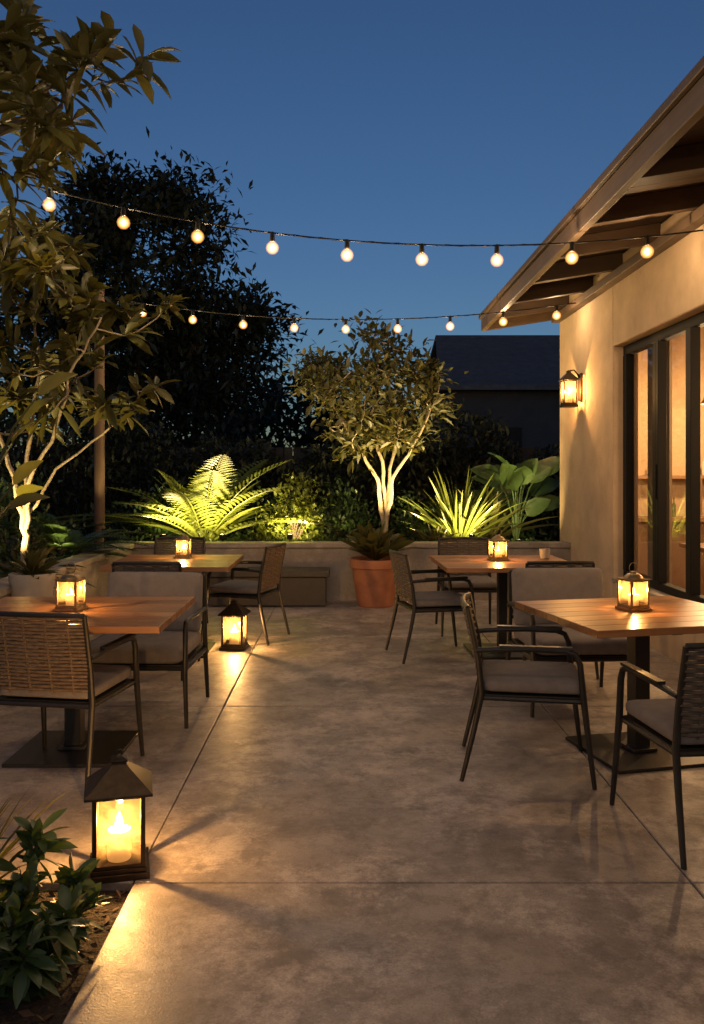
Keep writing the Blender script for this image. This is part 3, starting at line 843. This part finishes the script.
def spiky(name, loc, n, length, wd, mat, elmin=.3, elmax=1.4, droop=.35, segs=6):
    e = empty(name, loc); lv = Leaves(); straps(lv, n, length, wd, elmin, elmax, droop, segs)
    lv.obj('leaves', mat, e); return e
def bigleaf(name, loc, n, hgt, ll, lw, mat, spreadr=.35, upr=.2):
    e = empty(name, loc); lv = Leaves(); mb = MB()
    for i in range(n):
        a = i*2.399+rng.uniform(-.3, .3); h = hgt*rng.uniform(.35, 1.); s = spreadr*rng.uniform(.4, 1.1)
        tip = Vector((math.cos(a)*s, math.sin(a)*s, h))
        mb.tube([(0, 0, 0), (tip.x*.25, tip.y*.25, h*.5), (tip.x*.65, tip.y*.65, h*.85), tip], [.014, .012, .009, .006], 6)
        d = np.array([[math.cos(a)*.9, math.sin(a)*.5, rng.uniform(upr, 1.2)]])
        U = np.array([[-.2*math.cos(a), -.8+.3*rng.normal(), .6]])
        lv.add(np.array([tip]), d, ll*rng.uniform(.7, 1.1), lw*rng.uniform(.8, 1.1), U=U, segs=10, droop=.3, fold=.14, peak=.38, wave=.03)
    mb.obj('stems', [mat], e); lv.obj('leaves', mat, e)
def bush(name, loc, r, n, ll, lw, mat, ncl=22):
    e = empty(name, loc); lv = Leaves(); mb = MB()
    for i in range(ncl):
        d = rdir(1, .6)[0]; d[2] = abs(d[2]); c = d*np.array(r)*rng.uniform(.4, 1.1)
        mb.tube([(0, 0, 0), tuple(c*.5+[0, 0, .05]), tuple(c)], [.012, .008, .003], 5)
        k = n//ncl; P = c[None]+rng.normal(0, .26*min(r), (k, 3)); P[:, 2] = np.abs(P[:, 2])
        lv.add(P, nrm(P)*.6+rdir(k, .5), ll*rng.uniform(.6, 1.2, k), lw*rng.uniform(.7, 1.2, k), segs=2)
    mb.obj('branches', [M['bark2']], e); lv.obj('foliage', mat, e)

e = fern('garden_palm', (-1.78, 10.72, .53), 28, 1.7, M['leaflit'], leaflet=.32, lw=.042, nl=26, droop=.42, elmin=.45, elmax=1.45)
lv = Leaves(); straps(lv, 46, 1.4, .085, .55, 1.45, .30, 8); lv.obj('leaves', M['leaflit'], e)
bush('flowering_shrub', (-.65, 10.55, .53), (.38, .3, .78), 1500, .085, .045, M['leaflit'])
bush('shrub', (-.1, 11.1, .53), (.45, .4, .6), 1300, .09, .045, M['leafgreen'])
bush('shrub', (-2.6, 11.2, .53), (.5, .4, .7), 1300, .10, .05, M['leafgreen'])
bush('shrub', (1.0, 11.2, .53), (.4, .4, .6), 1300, .09, .045, M['leafgreen'])
bush('shrub', (-1.1, 11.4, .53), (.5, .4, .7), 1300, .09, .045, M['leafgreen'])
bush('shrub', (2.0, 11.6, .53), (.6, .4, .9), 1300, .10, .05, M['leafgreen'])
spiky('ornamental_grass', (1.42, 10.65, .53), 130, 1.25, .034, M['leaflit'], .55, 1.5, .25)
spiky('ornamental_grass', (1.10, 10.40, .53), 70, .55, .03, M['leafmid'], .3, 1.4, .4)
spiky('yucca', (1.85, 11.0, .53), 60, 1.2, .06, M['leafmid'], .4, 1.45, .25)
bigleaf('elephant_ear_plant', (2.18, 10.8, .53), 20, 1.0, .60, .28, M['leafgreen'], .26)
fern('cycad_fern', (-2.85, 8.6, .53), 22, .95, M['leafgreen'], leaflet=.17, lw=.022, nl=30)
fern('cycad_fern', (-3.3, 9.6, .53), 16, .9, M['leafgreen'], leaflet=.16, lw=.022, nl=28)
spiky('flax_plant', (-2.75, 7.4, .53), 46, .65, .045, M['leafmid'], .2, 1.4, .4)
bigleaf('broadleaf_plant', (-2.62, 5.9, .53), 18, 1.5, .36, .13, M['leafolive'], .48)
bush('shrub', (-2.95, 7.9, .53), (.3, .3, .3), 600, .07, .035, M['leafmid'])
bush('shrub', (-3.5, 7.6, .53), (.6, .5, .9), 1500, .10, .045, M['leafgreen'])
bush('shrub', (-3.7, 9.0, .53), (.6, .6, 1.0), 1500, .10, .045, M['leafgreen'])
lv = Leaves(); k = 2600
P = np.stack([rng.uniform(-2.5, 2.5, k), rng.uniform(10.05, 10.4, k), .53+rng.uniform(0, .10, k)], 1)
P2 = np.stack([rng.uniform(-3.0, -2.68, k), rng.uniform(4.3, 9.8, k), .53+rng.uniform(0, .10, k)], 1)
for q in (P, P2): lv.add(q, rdir(k, .8), rng.uniform(.05, .10, k), rng.uniform(.02, .04, k), segs=2)
lv.obj('ground_cover', M['leafgreen'])

def rosbush(name, loc, stems, ll, lw, mat):
    e = empty(name, loc); lv = Leaves(); mb = MB()
    for (sx, sy, sz) in stems:
        mb.tube([(sx*.2, sy*.2, 0), (sx*.6, sy*.6, sz*.5), (sx, sy, sz)], [.008, .006, .004], 6)
        k = 20; ax = nrm(np.array([[sx*.6, sy*.6, sz]]))
        P = np.array([[sx, sy, sz]])-ax*rng.uniform(0, .16, (k, 1))
        lv.add(P, rdir(k)+ax*.7, ll*rng.uniform(.7, 1.1, k), lw*rng.uniform(.8, 1.15, k), segs=5, droop=.2, fold=.14, peak=.52)
    mb.obj('stems', [M['bark2']], e); lv.obj('leaves', mat, e)
st = []
for _ in range(50):
    sx = rng.uniform(-.36, .20); st.append((sx, rng.uniform(-.34, .26), rng.uniform(.12, .37 if sx < .03 else .24)))
rosbush('foreground_shrub', (-1.03, 2.58, -.04), st, .115, .038, M['leafgreen'])
st = [(rng.uniform(-.25, .2), rng.uniform(-.2, .2), rng.uniform(.15, .4)) for _ in range(14)]
rosbush('foreground_shrub', (-1.45, 2.75, -.04), st, .11, .036, M['leafgreen'])
spiky('grass_tuft', (-1.34, 2.98, -.04), 60, .6, .012, M['leafmid'], .8, 1.5, .3)

def uplight(loc, tgt, wv, ang=85):
    e = empty('garden_uplight', loc)
    mb = MB(); mb.tube([(0, 0, -.12), (0, 0, .13)], .008, 6); mb.lathe([(.025, .12), (.035, .13), (.035, .18), (.03, .18), (.028, .15)], n=16)
    mb.obj('fixture', [M['black']], e)
    d = Vector(tgt)-Vector(loc)
    spot('uplight_lamp', (0, 0, .20), d, wv, ang, (1, .72, .28), .03, e)
uplight((-1.45, 10.03, .56), (-1.78, 10.7, 1.5), 250, 150)
uplight((-2.15, 10.03, .56), (-1.78, 10.7, 1.5), 240, 150)
uplight((-.65, 10.02, .56), (-.65, 10.55, 1.0), 220, 130)
uplight((.32, 10.15, .56), (.5, 10.8, 2.2), 200, 100)
uplight((.85, 10.3, .56), (.6, 10.9, 2.4), 160, 100)
uplight((1.5, 10.04, .56), (1.42, 10.6, 1.1), 250, 140)
uplight((-2.72, 6.6, .56), (-2.45, 6.9, 2.2), 190, 130)
uplight((-2.72, 5.0, .56), (-2.0, 4.3, 3.2), 170, 110)
uplight((-2.75, 8.2, .56), (-2.85, 8.6, 1.2), 34, 130)
uplight((-2.60, 9.2, .68), (-2.78, 9.6, 2.5), 26, 80)
uplight((2.05, 10.03, .50), (2.2, 10.9, 1.3), 38, 130)
print('objects', len(bpy.data.objects))
